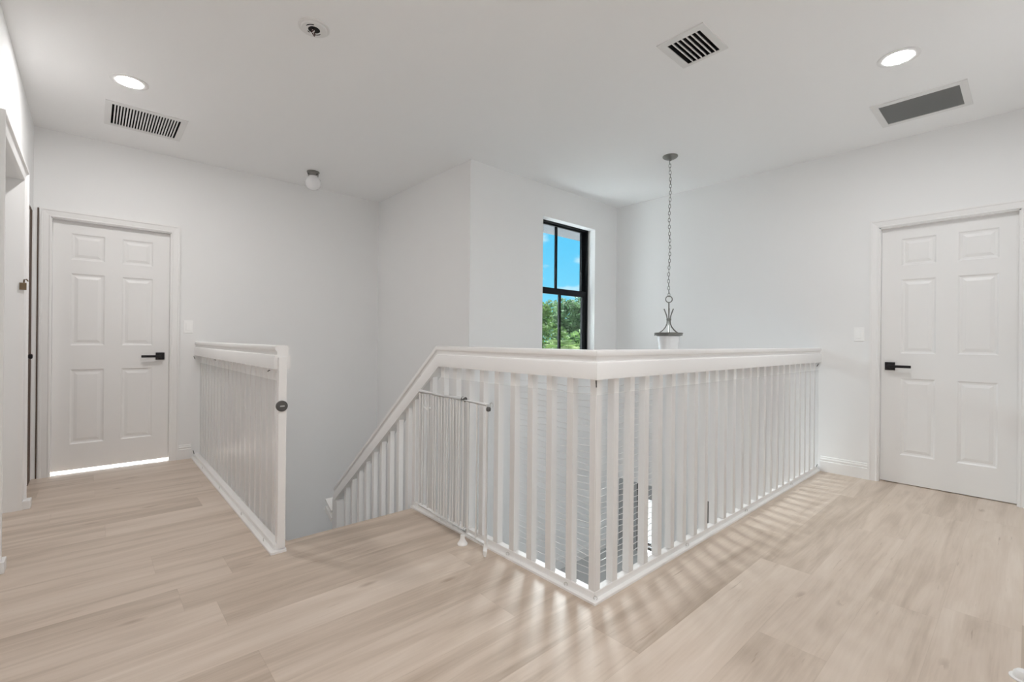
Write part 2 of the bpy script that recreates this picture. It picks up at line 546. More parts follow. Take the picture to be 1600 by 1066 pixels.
b = new_bm()
cells(b, (-2.0, YL), (-0.3, ZC), [OPN, CLO], lambda u0, u1, v0, v1: box(b, XL - TH, XL, u0, u1, v0, v1))
box(b, XL - 0.42, XL - 0.40, 3.0, YL + 0.1, -0.3, ZC)
box(b, XL - 0.42, XL - 0.10, 3.16, 3.18, -0.3, ZC)
box(b, XL - 0.42, XL - 0.10, 4.42, 4.44, -0.3, ZC)
struct('wall_left', b, 'wall', 'white wall along the left edge with cased opening', 'wall')
b = new_bm()
cells(b, (XL - TH, XJ + 0.0), (ZL, ZC), [(DL[0], DL[1], -0.0205, DH)],
      lambda u0, u1, v0, v1: box(b, u0, u1, YL, YL + TH, v0, v1))
struct('wall_far', b, 'wall', 'white far wall with the left door and stairwell', 'wall')
b = new_bm()
box(b, XJ, XJ + TH, YJ + 0.20, YL + TH, ZL, ZC)
struct('wall_stairwell', b, 'wall', 'white return wall between stairwell and window', 'wall')
b = new_bm()
cells(b, (XJ, XR), (ZL, ZC), [WIN], lambda u0, u1, v0, v1: box(b, u0, u1, YJ, YJ + 0.20, v0, v1))
struct('wall_window', b, 'wall', 'white wall that holds the black framed window', 'wall')
b = new_bm()
cells(b, (-0.25, YJ + 0.2), (ZL, ZC), [(DR[0], DR[1], -0.0205, DH), LOW],
      lambda u0, u1, v0, v1: box(b, XR, XR + TH, u0, u1, v0, v1))
box(b, XR + 0.20, XR + 0.22, -0.25, 1.1, -0.3, ZC)
struct('wall_right', b, 'wall', 'white wall on the right with the second door', 'wall')
b = new_bm()
box(b, 1.0, XR + 0.2, YB - TH, YB, -0.3, ZC)
box(b, 1.0, 1.0 + TH, -2.0, YB - TH, -0.3, ZC)
box(b, XL - TH, 1.0 + TH, -2.0 - TH, -2.0, -0.3, ZC)
struct('wall_back', b, 'wall', 'white wall behind the camera and hallway end', 'wall')
# foyer below
b = new_bm()
box(b, LRX - 0.1, XR + 0.2, RY - 0.3, YL + TH, ZL - 0.1, ZL)
struct('floor_lower', b, 'tile', 'grey tiled floor of the foyer below', 'floor')
b = new_bm()
box(b, LRX + 0.0, LRX + 0.06, NY, YL, ZL, -0.31)
box(b, LRX, XR, RY, RY + 0.06, ZL, -0.31)
box(b, LRX, RX + 0.06, NY - 0.1, NY - 0.04, ZL, -0.31)
struct('wall_lower', b, 'wall', 'white wall under the landing edge', 'wall')
# stairs going down from the landing
b = new_bm()
for i in range(6):
    z = -0.191 * (i + 1); y = NY + 0.0 + 0.243 * i
    box(b, LRX + 0.115, RX + 0.02, y, y + 0.27, z - 0.03, z, 0.004)
    box(b, LRX + 0.115, RX + 0.02, y, y + 0.02, z, z + 0.16)
struct('floor_stairs', b, 'wood', 'oak steps descending from the landing', 'stairs')

# skirting
BB = [(0, 0), (0.016, 0), (0.016, 0.088), (0.010, 0.094), (0.013, 0.100), (0.013, 0.110), (0.007, 0.117), (0.007, 0.126), (0.0, 0.131)]
def skirting(name, a, c, label):
    bb_ = new_bm()
    sweep(bb_, BB, [a, c], (0, 0, 1))
    return struct(name, bb_, 'trim', label, 'baseboard')
skirting('baseboard_right', (XR, RY + 0.0, 0), (XR, DR[1] + 0.058, 0), 'white moulded baseboard between railing and right door')
skirting('baseboard_far', (DL[1] + 0.065, YL, 0), (LRX, YL, 0), 'short white moulded baseboard beside the left door')
for o in ('baseboard_right', 'baseboard_far'):
    pass
skirting('baseboard_lower', (XJ + 0.0, YJ, ZL), (XR, YJ, ZL), 'white baseboard of the foyer seen through the balusters')
skirting('baseboard_back', (XR, YB, 0), (1.0, YB, 0), 'white baseboard along the back wall')
skirting('baseboard_left', (XL, 4.355, 0), (XL, 4.47, 0), 'white baseboard stub between opening and closet')

# casings
def casing_prof(w, t):
    return [(0, 0), (0, t * 0.55), (w * 0.12, t * 0.62), (w * 0.2, t * 0.5), (w * 0.7, t * 0.75), (w * 0.8, t), (w, t), (w, 0)]
def casing(name, pts, N, w, t, label, flip=False):
    bb_ = new_bm()
    pr_ = casing_prof(w, t)
    if flip: pr_ = [(-u, v) for u, v in pr_]
    sweep(bb_, pr_, pts, N)
    return struct(name, bb_, 'trim', label, 'door casing')
casing('trim_4', [(XR, DR[1], 0), (XR, DR[1], DH), (XR, DR[0], DH), (XR, DR[0], 0)], (-1, 0, 0), 0.062, 0.018,
       'white moulded casing around the right door', flip=True)
casing('trim_5', [(DL[1], YL, 0), (DL[1], YL, DH), (DL[0], YL, DH), (DL[0], YL, 0)], (0, -1, 0), 0.065, 0.018,
       'white moulded casing around the left door')
casing('trim_6', [(XL, OPN[1], 0), (XL, OPN[1], OPN[3]), (XL, OPN[0], OPN[3]), (XL, OPN[0], 0)], (1, 0, 0), 0.066, 0.036,
       'white moulded casing of the opening at the left edge')

b = new_bm()
box(b, XL, XL + 0.058, OPN[1] + 0.002, OPN[1] + 0.085, 0, 0.055, 0.004)
struct('trim_8', b, 'trim', 'small white plinth block at the foot of the left casing', 'plinth')
b = new_bm()
box(b, XL, XL + 0.047, OPN[0] - 0.085, OPN[0] - 0.002, 0, 0.055, 0.004)
struct('trim_9', b, 'trim', 'small white plinth block at the very left edge of the picture', 'plinth')
# ------------------------------------------------------------------ doors
PX = [(0.107, 0.314), (0.427, 0.637)]                    # from the hinge side, leaf 0.755 wide
PZ = [(0.232, 0.842), (1.040, 1.628), (1.738, 1.953)]
def panel_leaf(wid, hei, px, pz, z0, thick=0.035):
    """leaf in its own frame: x across, face at y=0 looking to -y, z up"""
    t = bmesh.new()
    xs = sorted({0.0, wid, *[v for p in px for v in p]})
    zs = sorted({z0, hei, *[v for p in pz for v in p]})
    def quad(a, b2, c, d): t.faces.new([t.verts.new(p) for p in (a, b2, c, d)])
    for x0, x1 in zip(xs, xs[1:]):
        for q0, q1 in zip(zs, zs[1:]):
            if any(abs(x0 - p[0]) < 1e-6 for p in px) and any(abs(q0 - p[0]) < 1e-6 for p in pz):
                loops = [(0, 0.0), (0.010, 0.007), (0.022, 0.0085), (0.044, 0.0025)]
                prev = None
                for ins, dep in loops:
                    cur = [(x0 + ins, dep, q0 + ins), (x1 - ins, dep, q0 + ins), (x1 - ins, dep, q1 - ins), (x0 + ins, dep, q1 - ins)]
                    if prev:
                        for k in range(4):
                            quad(prev[k], prev[(k + 1) % 4], cur[(k + 1) % 4], cur[k])
                    prev = cur
                quad(*prev)
            else:
                quad((x0, 0, q0), (x1, 0, q0), (x1, 0, q1), (x0, 0, q1))
    box(t, 0, wid, 0.0095, thick, z0, hei)
    for (a, c) in (((0, 0), (0, 1)), ((wid, 0), (wid, 1))):
        quad((a[0], 0, z0), (a[0], 0.0095, z0), (a[0], 0.0095, hei), (a[0], 0, hei))
    quad((0, 0, z0), (wid, 0, z0), (wid, 0.0095, z0), (0, 0.0095, z0))
    quad((0, 0, hei), (wid, 0, hei), (wid, 0.0095, hei), (0, 0.0095, hei))
    return t
def lever(parent, mat, sgn):
    """square rose and lever in the leaf frame; mat places the frame; sgn = lever direction along x"""
    t = bmesh.new()
    box(t, -0.032, 0.032, -0.012, 0, -0.032, 0.032, 0.002)
    bb_ = new_bm(); merge(bb_, t, mat)
    h = obj('door_handle', bb_, 'black', parent)
    t = bmesh.new()
    box(t, -0.011, 0.011, -0.048, -0.010, -0.011, 0.011, 0.002)
    x0, x1 = sorted((-sgn * 0.011, sgn * 0.135))
    box(t, x0, x1, -0.056, -0.042, -0.0105, 0.0105, 0.003)
    bb_ = new_bm(); merge(bb_, t, mat)
    obj('lever', bb_, 'black', h)
# right door: face looks to -x.  leaf x axis runs from hinge (y low) to latch? frame maps x -> -y
Rm = Matrix(((0, 1, 0, XR + 0.05), (-1, 0, 0, 0.808), (0, 0, 1, 0), (0, 0, 0, 1)))   # x -> -y, y(depth) -> +x
d1 = thing('door_2', 'white six-panel door on the right wall with a black lever', 'door', (XR + 0.05, 0.43, 0), kind='structure')
bb_ = new_bm()
merge(bb_, panel_leaf(0.758, 2.046, [(0.124, 0.330), (0.452, 0.664)], PZ, 0.006), Rm)
obj('leaf', bb_, 'door', d1)
bb_ = new_bm()
for (y0, y1) in ((DR[0], DR[0] + 0.009), (DR[1] - 0.009, DR[1])):
    box(bb_, XR, XR + TH, y0, y1, 0, DH)
box(bb_, XR, XR + TH, DR[0], DR[1], DH - 0.009, DH)
for (y0, y1) in ((DR[0] + 0.009, DR[0] + 0.02), (DR[1] - 0.02, DR[1] - 0.009)):
    box(bb_, XR + 0.088, XR + 0.10, y0, y1, 0, DH - 0.009)
obj('jamb', bb_, 'trim', d1)
lever(d1, Rm @ Matrix.Translation((0.058, 0, 0.935)), 1)
# left door: face looks to -y
Lm = Matrix.Translation((-0.236, YL + 0.05, 0))
d2 = thing('door_1', 'white six-panel door on the far left with a black lever', 'door', (0.14, YL + 0.05, 0), kind='structure')
bb_ = new_bm()
merge(bb_, panel_leaf(0.757, 2.046, [(0.107, 0.316), (0.427, 0.638)], PZ, 0.022), Lm)
obj('leaf', bb_, 'door', d2)
bb_ = new_bm()
for (x0, x1) in ((DL[0], DL[0] + 0.006), (DL[1] - 0.006, DL[1])):
    box(bb_, x0, x1, YL, YL + TH, 0, DH)
box(bb_, DL[0], DL[1], YL, YL + TH, DH - 0.008, DH)
obj('jamb', bb_, 'trim', d2)
bb_ = new_bm(); box(bb_, -0.3200, -0.3140, YL - 0.006, YL, 0.0, 2.115)  # thin brown strip painted in for the shadow gap beside the casing
obj('shadow_gap_strip', bb_, 'gap', d2)
lever(d2, Lm @ Matrix.Translation((0.693, 0, 0.944)), -1)
# louvered closet door in the left wall
d3 = thing('door_3', 'white louvered closet door squeezed beside the left door', 'door', (XL - 0.03, 4.74, 0), kind='structure')
bb_ = new_bm()
for (y0, y1) in ((4.505, 4.565), (4.915, 4.945)):
    box(bb_, XL - 0.030, XL - 0.004, y0, y1, 0.015, 2.045)
for (z0, z1) in ((0.015, 0.10), (1.02, 1.08), (1.985, 2.045)):
    box(bb_, XL - 0.030, XL - 0.004, 4.565, 4.915, z0, z1)
obj('frame', bb_, 'door', d3)
bb_ = new_bm()
z = 0.115
while z < 1.98:
    if not 1.005 < z < 1.095:
        box(bb_, XL - 0.016, XL - 0.002, 4.56, 4.92, z - 0.0085, z + 0.0085, 0.002)
    z += 0.0286
obj('louvers', bb_, 'door', d3)
bb_ = new_bm()
lathe(bb_, [(0.0, 0.034), (0.014, 0.032), (0.020, 0.023), (0.016, 0.012), (0.008, 0.007), (0.008, 0.0)], (XL - 0.004, 4.80, 0.965), 'X', 20)
obj('knob', bb_, 'black', d3, smooth=True)
bb_ = new_bm()
box(bb_, XL - 0.075, XL - 0.055, CLO[0], CLO[1], 0, CLO[3])
box(bb_, XL - 0.055, XL - 0.003, 4.955, CLO[1], 0, CLO[3])  # solid brown block in place of the shaded gap at the jamb
obj('dark_gap', bb_, 'gap', d3)
# brown door hook on the casing of the left opening
hk = thing('door_hook', 'small brown metal hook on the casing at the left edge', 'hook', (XL + 0.03, OPN[1], 1.43))
bb_ = new_bm()
box(bb_, XL + 0.0, XL + 0.032, OPN[1] - 0.008, OPN[1] + 0.001, 1.405, 1.45, 0.002)
obj('plate', bb_, 'brass', hk)
bb_ = new_bm()
tube(bb_, [(XL + 0.020, OPN[1] - 0.006, 1.452), (XL + 0.022, OPN[1] - 0.016, 1.468), (XL + 0.032, OPN[1] - 0.018, 1.472), (XL + 0.040, OPN[1] - 0.014, 1.460)], 0.004, 8)
obj('hook_arm', bb_, 'brass', hk, smooth=True)

# ------------------------------------------------------------------ windows
w1 = thing('window_1', 'black framed sash window onto sky and trees', 'window', (3.9, YJ + 0.12, 1.5), kind='structure')
FY0, FY1 = YJ + 0.105, YJ + 0.165
x0, x1, z0, z1 = WIN[0], WIN[1] - 0.008, WIN[2], WIN[3]
bb_ = new_bm()
def sash(bb_, xa, xb, za, zb, wl, wr, wb, wt, y0, y1):
    box(bb_, xa, xa + wl, y0, y1, za, zb); box(bb_, xb - wr, xb, y0, y1, za, zb)
    box(bb_, xa + wl, xb - wr, y0, y1, za, za + wb); box(bb_, xa + wl, xb - wr, y0, y1, zb - wt, zb)
sash(bb_, x0, x1, z0, z1, 0.05, 0.022, 0.05, 0.013, FY0 - 0.01, FY1 + 0.02)
obj('outer_frame', bb_, 'frame', w1)
bb_ = new_bm()
sash(bb_, x0 + 0.04, x1 - 0.022, 1.640, z1 - 0.013, 0.04, 0.045, 0.040, 0.012, FY0 + 0.03, FY1)
box(bb_, 3.80, 3.833, FY0 + 0.035, FY1 - 0.01, 1.66, z1 - 0.03)
us_ = obj('upper_sash', bb_, 'frame', w1)
bb_ = new_bm()
sash(bb_, x0 + 0.04, x1 - 0.022, z0 + 0.04, 1.692, 0.04, 0.062, 0.05, 0.066, FY0, FY0 + 0.029)
box(bb_, 3.836, 3.866, FY0 + 0.004, FY0 + 0.026, z0 + 0.08, 1.64)
ls_ = obj('lower_sash', bb_, 'frame', w1)
bb_ = new_bm(); box(bb_, x0 + 0.07, x1 - 0.06, FY0 + 0.048, FY0 + 0.052, 1.68, z1 - 0.04)
obj('pane', bb_, 'glass', us_)
bb_ = new_bm(); box(bb_, x0 + 0.07, x1 - 0.075, FY0 + 0.012, FY0 + 0.016, z0 + 0.08, 1.64)
obj('pane', bb_, 'glass', ls_)
bb_ = new_bm(); box(bb_, WIN[0] - 0.02, WIN[1] + 0.02, YJ - 0.02, FY0 - 0.01, WIN[2] - 0.02, WIN[2], 0.004)
obj('window_sill', bb_, 'trim', w1)
# roof overhang seen through the top of the window
b = new_bm()
box(b, XJ + TH, 8.0, YJ + 0.2, YJ + 0.80, 2.50, 2.62)
struct('trim_7', b, 'stucco', 'pale roof soffit outside above the window', 'soffit')
# low window in the foyer
w2 = thing('window_2', 'low bright foyer window glimpsed through the balusters', 'window', (XR + 0.05, 2.7, -0.95), kind='structure')
bb_ = new_bm()
for (y0, y1) in ((2.20, 2.245), (2.305, 2.32), (2.545, 2.56), (2.765, 2.795), (3.03, 3.075)):
    box(bb_, XR + 0.03, XR + 0.08, y0, y1, LOW[2], LOW[3])
box(bb_, XR + 0.03, XR + 0.08, 2.795, 3.03, LOW[3] - 0.03, LOW[3])
box(bb_, XR + 0.03, XR + 0.08, 2.795, 3.03, -1.235, -1.205)
box(bb_, XR + 0.03, XR + 0.08, 2.795, 3.03, -1.285, -1.258)
box(bb_, XR + 0.03, XR + 0.08, 2.245, 2.305, LOW[2], -0.655)
obj('window_frame', bb_, 'frame', w2)
bb_ = new_bm(); box(bb_, XR + 0.05, XR + 0.055, 2.795, 3.03, LOW[2], LOW[3] - 0.03)
obj('pane', bb_, 'glass', w2)
bb_ = new_bm(); box(bb_, XR + 0.05, XR + 0.055, 2.245, 2.305, -0.655, LOW[3])
obj('pane', bb_, 'glass', w2)
bb_ = new_bm(); box(bb_, XR + 0.02, XR + 0.07, 2.32, 2.545, LOW[2], LOW[3]); box(bb_, XR + 0.02, XR + 0.07, 2.56, 2.765, LOW[2], LOW[3])
obj('door_panel', bb_, 'door', w2)
bb_ = new_bm(); box(bb_, XR + 0.02, XR + 0.06, 3.075, 3.32, LOW[2], LOW[3])
obj('side_panel', bb_, 'frost', w2)
bb_ = new_bm(); box(bb_, XR + 0.025, XR + 0.05, 2.795, 3.03, LOW[3] - 0.17, LOW[3] - 0.0)
obj('header_panel', bb_, 'frost', w2)

# ------------------------------------------------------------------ railings
lx = LRX + 0.040
RAIL_PROF = [(-0.040, -0.125), (0.040, -0.125), (0.040, -0.060), (0.036, -0.053), (0.028, -0.050), (0.026, -0.040), (0.028, -0.030),
             (0.035, -0.024), (0.037, -0.014), (0.034, -0.004), (0.028, 0.0), (-0.028, 0.0), (-0.034, -0.004), (-0.037, -0.014),
             (-0.035, -0.024), (-0.028, -0.030), (-0.026, -0.040), (-0.028, -0.050), (-0.036, -0.053), (-0.040, -0.060)]
ZR = 1.074
cx_, cy_ = RX + 0.036, RY + 0.036
SL = -0.786
YT = 2.458
main = thing('stair_railing', 'white L-shaped balustrade around the void with a raking end', 'railing', (cx_, cy_, 0))
def rz(y): return ZR + SL * (y - YT)
bb_ = new_bm()
sweep(bb_, RAIL_PROF, [(XR, cy_, ZR), (cx_, cy_, ZR), (cx_, YT, ZR), (cx_, 4.06, rz(4.06))], (0, 0, 1))
obj('handrail', bb_, 'rail', main, smooth=True)
def base(parent, path):
    bb_ = new_bm()
    sweep(bb_, [(-0.040, 0.0), (0.040, 0.0), (0.040, 0.010), (0.037, 0.012), (-0.037, 0.012), (-0.040, 0.010)], path, (0, 0, 1))
    obj('base_trim', bb_, 'rail', parent)
    bb_ = new_bm()
    sweep(bb_, [(-0.0185, 0.012), (0.0185, 0.012), (0.0185, 0.037), (0.0155, 0.040), (-0.0155, 0.040), (-0.0185, 0.037)], path, (0, 0, 1))
    obj('bottom_rail', bb_, 'rail', parent)
base(main, [(XR, cy_, 0), (cx_, cy_, 0), (cx_, RY2, 0)])
def baluster(parent, x, y, z0, z1, s=0.0180, slope=0.0):
    bb_ = new_bm()
    box(bb_, x - s, x + s, y - s, y + s, z0, z1, 0.002)
    if slope:
        for v in bb_.verts: v.co.z += slope * (v.co.y - y)
    return obj('baluster', bb_, 'rail', parent)
for k in range(25):
    x = 1.620 + 0.1254 * k
    if x < XR - 0.03: baluster(main, x, cy_, 0.040, ZR - 0.110)
for k in range(1, 12):
    y = 1.2500 + 0.1277 * k
    top = (ZR if y < YT else rz(y)) - 0.115
    baluster(main, cx_, y, 0.040, top)
baluster(main, cx_, 2.738, -0.25, rz(2.738) - 0.115)
for k in range(9):
    y = 2.824 + 0.1286 * k
    baluster(main, cx_, y, rz(y) - 0.99, rz(y) - 0.112, slope=SL)
bb_ = new_bm()
y0, y1 = 2.74, 4.05
v = []
for x in (cx_ - 0.024, cx_ + 0.024):
    for (y, z) in ((y0, rz(y0) - 1.20), (y1, rz(y1) - 1.20), (y1, rz(y1) - 0.98), (y0, rz(y0) - 0.98)):
        v.append(bb_.verts.new((x, y, z)))
for f in ((0, 1, 2, 3), (7, 6, 5, 4), (0, 4, 5, 1), (3, 2, 6, 7), (1, 5, 6, 2), (0, 3, 7, 4)):
    bb_.faces.new([v[i] for i in f])
obj('stringer', bb_, 'rail', main)
bb_ = new_bm()
box(bb_, cx_ - 0.036, cx_ + 0.030, 3.985, 4.085, -0.56, rz(4.085) - 0.085, 0.003)
obj('newel_post', bb_, 'rail', main)
bb_ = new_bm()
for (dz, h) in ((0.0, 0.022), (-0.075, 0.045)):
    t = bmesh.new()
    box(t, cx_ - 0.045, cx_ + 0.03, 0, 0.16, -h / 2, h / 2, 0.003)
    merge(bb_, t, Matrix.Translation((0, 4.085, -0.40 + dz)) @ Matrix.Rotation(math.radians(24), 4, 'X'))
obj('rail_return', bb_, 'rail', main)
def hook_ring(parent, x, y, z, yaw=0.0, name='eye_hook', r=0.008):
    bb_ = new_bm()
    pts = []
    for k in range(11):
        a = math.radians(-60 + 30 * k)
        pts.append((x + r * math.cos(a) * math.cos(yaw), y + r * math.cos(a) * math.sin(yaw), z + r + r * math.sin(a)))
    tube(bb_, pts, 0.0016, 6)
    return obj(name, bb_, 'zinc', parent, smooth=True)
for (x, y) in ((RX + 0.012, 1.781), (RX + 0.012, 1.386), (RX + 0.020, RY + 0.012)): hook_ring(main, x, y, 0.011, math.radians(-60))
for x in (2.394, 3.178, 4.046): hook_ring(main, x, RY + 0.012, 0.011, math.radians(-30))

left = thing('landing_railing', 'short white balustrade running back to the left door', 'railing', (LRX + 0.045, LRY, 0))
bb_ = new_bm()
sweep(bb_, RAIL_PROF, [(lx + 0.018, LRY + 0.045, ZR), (lx + 0.018, YL, ZR)], (0, 0, 1))
obj('handrail', bb_, 'rail', left, smooth=True)
bb_ = new_bm()
sweep(bb_, [(-0.042, 0.0), (0.034, 0.0), (0.034, 0.010), (0.031, 0.012), (-0.039, 0.012), (-0.042, 0.010)], [(lx, LRY, 0), (lx, YL, 0)], (0, 0, 1))
obj('base_trim', bb_, 'rail', left)
bb_ = new_bm()
sweep(bb_, [(-0.019, 0.012), (0.019, 0.012), (0.019, 0.036), (0.015, 0.040), (-0.015, 0.040), (-0.019, 0.036)], [(lx, LRY + 0.028, 0), (lx, YL, 0)], (0, 0, 1))
obj('bottom_rail', bb_, 'rail', left)
for k in range(19):
    y = 2.80 + 0.128 * k
    if y < YL - 0.03: baluster(left, lx + 0.040, y, 0.0, ZR - 0.110)
bb_ = new_bm()
box(bb_, lx - 0.006, lx + 0.034, LRY + 0.022, LRY + 0.062, 0.0, 1.012, 0.004)
box(bb_, lx - 0.004, lx + 0.038, LRY + 0.016, LRY + 0.066, 0.0, 0.012, 0.002)
obj('end_post', bb_, 'rail', left)
for y in (4.644, 3.95, 3.275, 2.771): hook_ring(left, LRX + 0.010, y, 0.011, math.radians(-100))

# clear plastic guards tied to the railings
def guard(name, label, runs):
    g = thing(name, label, 'banister guard', (*runs[0][0], 0.04))
    for (a, c) in runs:
        a = Vector((*a, 0)); c = Vector((*c, 0))
        d = (c - a).normalized(); n = Vector((-d.y, d.x, 0))
        bb_ = new_bm()
        L_ = (c - a).length
        nx = max(6, int(L_ / 0.06)); rows = 8
        grid = []
        for i in range(nx + 1):
            col = []
            for j in range(rows + 1):
                z = 0.046 + (0.882 - 0.046) * j / rows
                wv = 0.0022 * math.sin(i * 0.9 + j * 0.5) + 0.0015 * math.sin(j * 2.1 + i * 0.37)
                col.append(bb_.verts.new(a + d * L_ * i / nx + n * wv + Vector((0, 0, z))))
            grid.append(col)
        for i in range(nx):
            for j in range(rows):
                bb_.faces.new((grid[i][j], grid[i + 1][j], grid[i + 1][j + 1], grid[i][j + 1]))
        obj('plastic_sheet', bb_, 'guard', g, smooth=True)
    return g
def tie(g, x, y, z, dx, dy, dz):
    bb_ = new_bm()
    tube(bb_, [(x - dx, y - dy, z - dz), (x, y, z + 0.002), (x + dx, y + dy, z + dz)], 0.0032, 6)
    obj('zip_tie', bb_, 'grey', g, smooth=True)
g1 = guard('banister_guard', 'clear plastic guard sheets tied to the L-shaped balustrade', [((RX + 0.0125, 2.70), (RX + 0.0125, RY + 0.014)), ((RX + 0.014, RY + 0.0125), (XR - 0.03, RY + 0.0125))])
for k in range(30):  # fine white lines modelled in place of glint dashes on the sheet
    z = 0.080 + 0.0285 * k
    pts = []
    for j in range(9):
        q = 0.50 - 0.46 * j / 8
        pts.append((cx_ + 0.0195, cy_ + q, z + 0.0035 * math.sin(j * 1.7 + k * 0.9)))
    pts.append((cx_ + 0.0195, cy_ + 0.0195, z))
    for j in range(9):
        q = 0.04 + 0.46 * j / 8
        pts.append((cx_ + q, cy_ + 0.0195, z + 0.0035 * math.sin(j * 1.7 + k * 1.3 + 1)))
    bb_ = new_bm(); tube(bb_, pts, 0.0014, 5)
    obj('glint_line', bb_, 'plate', g1, smooth=True)
g2 = guard('banister_guard', 'clear plastic guard sheet tied to the short left railing', [((lx + 0.0165, LRY + 0.075), (lx + 0.0165, YL - 0.06))])
tie(g1, RX + 0.012, RY + 0.012, 0.930, 0.003, 0.003, 0.014)
tie(g1, RX + 0.012, 2.44, 0.944, 0.0, 0.014, 0.003)
tie(g1, XR - 0.05, RY + 0.014, 0.925, 0.02, 0.0, 0.01)
tie(g1, XR - 0.05, RY + 0.014, 0.050, 0.02, 0.0, 0.006)
tie(g2, LRX + 0.010, 2.70, 0.938, 0.0, 0.016, -0.003)
tie(g2, LRX + 0.010, 4.15, 0.943, 0.0, 0.03, 0.0)
tie(g2, LRX + 0.008, YL - 0.08, 0.930, 0.0, 0.03, 0.01)
tie(g2, LRX + 0.010, YL - 0.07, 0.065, 0.0, 0.03, 0.01)

# grey gate cup on the post of the short railing
gc = thing('gate_catch', 'round grey gate catch on the end post of the short railing', 'gate catch', (lx + 0.008, LRY + 0.02, 0.759))
bb_ = new_bm()
lathe(bb_, [(0.0, -0.016), (0.024, -0.016), (0.028, -0.013), (0.028, 0.0)], (lx + 0.008, LRY + 0.0215, 0.759), 'Y', 32)
obj('cup', bb_, 'grey', gc, smooth=True)
bb_ = new_bm()
box(bb_, lx - 0.003, lx + 0.019, LRY + 0.0035, LRY + 0.006, 0.756, 0.763, 0.001)
obj('slot', bb_, 'lgrey', gc)

# folded safety gate against the balustrade
gx = RX - 0.055
gate = thing('baby_gate', 'white tubular safety gate leaning along the balustrade at the stair head', 'safety gate', (gx, 2.2, 0))
bb_ = new_bm(); tube(bb_, [(gx, 2.535, 0.790), (gx, 2.08, 0.786)], 0.0120, 12); obj('top_tube', bb_, 'gatew', gate, smooth=True)
bb_ = new_bm(); tube(bb_, [(gx - 0.004, 2.38, 0.787), (gx - 0.004, 1.868, 0.778)], 0.0092, 12); obj('top_tube', bb_, 'gatew', gate, smooth=True)
bb_ = new_bm(); tube(bb_, [(gx, 2.535, 0.088), (gx, 2.05, 0.075)], 0.0105, 12); obj('bottom_tube', bb_, 'gatew', gate, smooth=True)
bb_ = new_bm(); tube(bb_, [(gx - 0.004, 2.38, 0.083), (gx - 0.004, 1.868, 0.058)], 0.0085, 12); obj('bottom_tube', bb_, 'gatew', gate, smooth=True)
for y in (2.535, 2.50, 2.44, 2.38, 2.32, 2.26, 2.20, 2.14, 2.08):
    bb_ = new_bm(); tube(bb_, [(gx, y, 0.08), (gx, y, 0.787)], 0.0085 if y > 2.52 or y < 2.1 else 0.0066, 10); obj('bar', bb_, 'gatew', gate, smooth=True)
for y in (2.35, 2.29, 2.23, 2.17, 2.11, 2.03, 1.955, 1.872):
    bb_ = new_bm(); tube(bb_, [(gx - 0.004, y, 0.06), (gx - 0.004, y, 0.781)], 0.0085 if y < 1.9 else 0.0066, 10); obj('bar', bb_, 'gatew', gate, smooth=True)
bb_ = new_bm(); tube(bb_, [(gx, 2.090, 0.7865), (gx, 2.066, 0.786)], 0.0135, 14); obj('collar', bb_, 'grey', gate, smooth=True)
bb_ = new_bm(); tube(bb_, [(gx, 2.060, 0.0755), (gx, 2.040, 0.0745)], 0.0135, 14); obj('collar', bb_, 'lgrey', gate, smooth=True)
bb_ = new_bm(); lathe(bb_, [(0.0, 0.012), (0.009, 0.010), (0.013, 0.002), (0.011, -0.010), (0.0, -0.014)], (gx - 0.004, 1.860, 0.757), 'Z', 16); obj('lock_knob', bb_, 'grey', gate, smooth=True)
hook_ring(gate, gx - 0.004, 1.835, 0.768, math.radians(90), 'lock_loop', 0.012)
bb_ = new_bm()
tube(bb_, [(gx, 2.515, 0.775), (gx, 2.495, 0.70), (gx, 2.455, 0.685), (gx, 2.42, 0.70)], 0.005, 8)
tube(bb_, [(gx, 2.47, 0.78), (gx, 2.455, 0.69)], 0.004, 8)
obj('latch_bracket', bb_, 'gatew', gate, smooth=True)
bb_ = new_bm()
lathe(bb_, [(0.0, 0.0), (0.027, 0.0), (0.028, 0.006), (0.020, 0.018), (0.013, 0.030), (0.012, 0.052), (0.0, 0.052)], (gx - 0.018, 2.055, 0.0), 'Z', 24)
obj('foot', bb_, 'gatew', gate, smooth=True)
bb_ = new_bm()
tube(bb_, [(gx - 0.004, 1.872, 0.058), (gx - 0.020, 1.858, 0.030), (gx - 0.022, 1.856, 0.004)], [0.010, 0.011, 0.007], 12)
obj('end_foot', bb_, 'gatew', gate, smooth=True)

# ------------------------------------------------------------------ wall fittings
def rocker(name, label, origin, mat):
    t_ = thing(name, label, 'light switch', origin)
    t = bmesh.new(); box(t, -0.036, 0.036, -0.007, 0.0, -0.058, 0.058, 0.002)
    bb_ = new_bm(); merge(bb_, t, mat); obj('plate', bb_, 'switch', t_)
    t = bmesh.new(); box(t, -0.0165, 0.0165, -0.0115, -0.004, -0.033, 0.033, 0.0015)
    bb_ = new_bm(); merge(bb_, t, mat); obj('rocker', bb_, 'switch', t_)
rocker('light_switch', 'white rocker switch on the wall left of the right door', (XR, 0.947, 1.193), Matrix(((0, 1, 0, XR), (-1, 0, 0, 0.947), (0, 0, 1, 1.193), (0, 0, 0, 1))))
rocker('light_switch', 'white rocker switch on the wall right of the left door', (0.658, YL, 1.212), Matrix.Translation((0.658, YL, 1.212)))

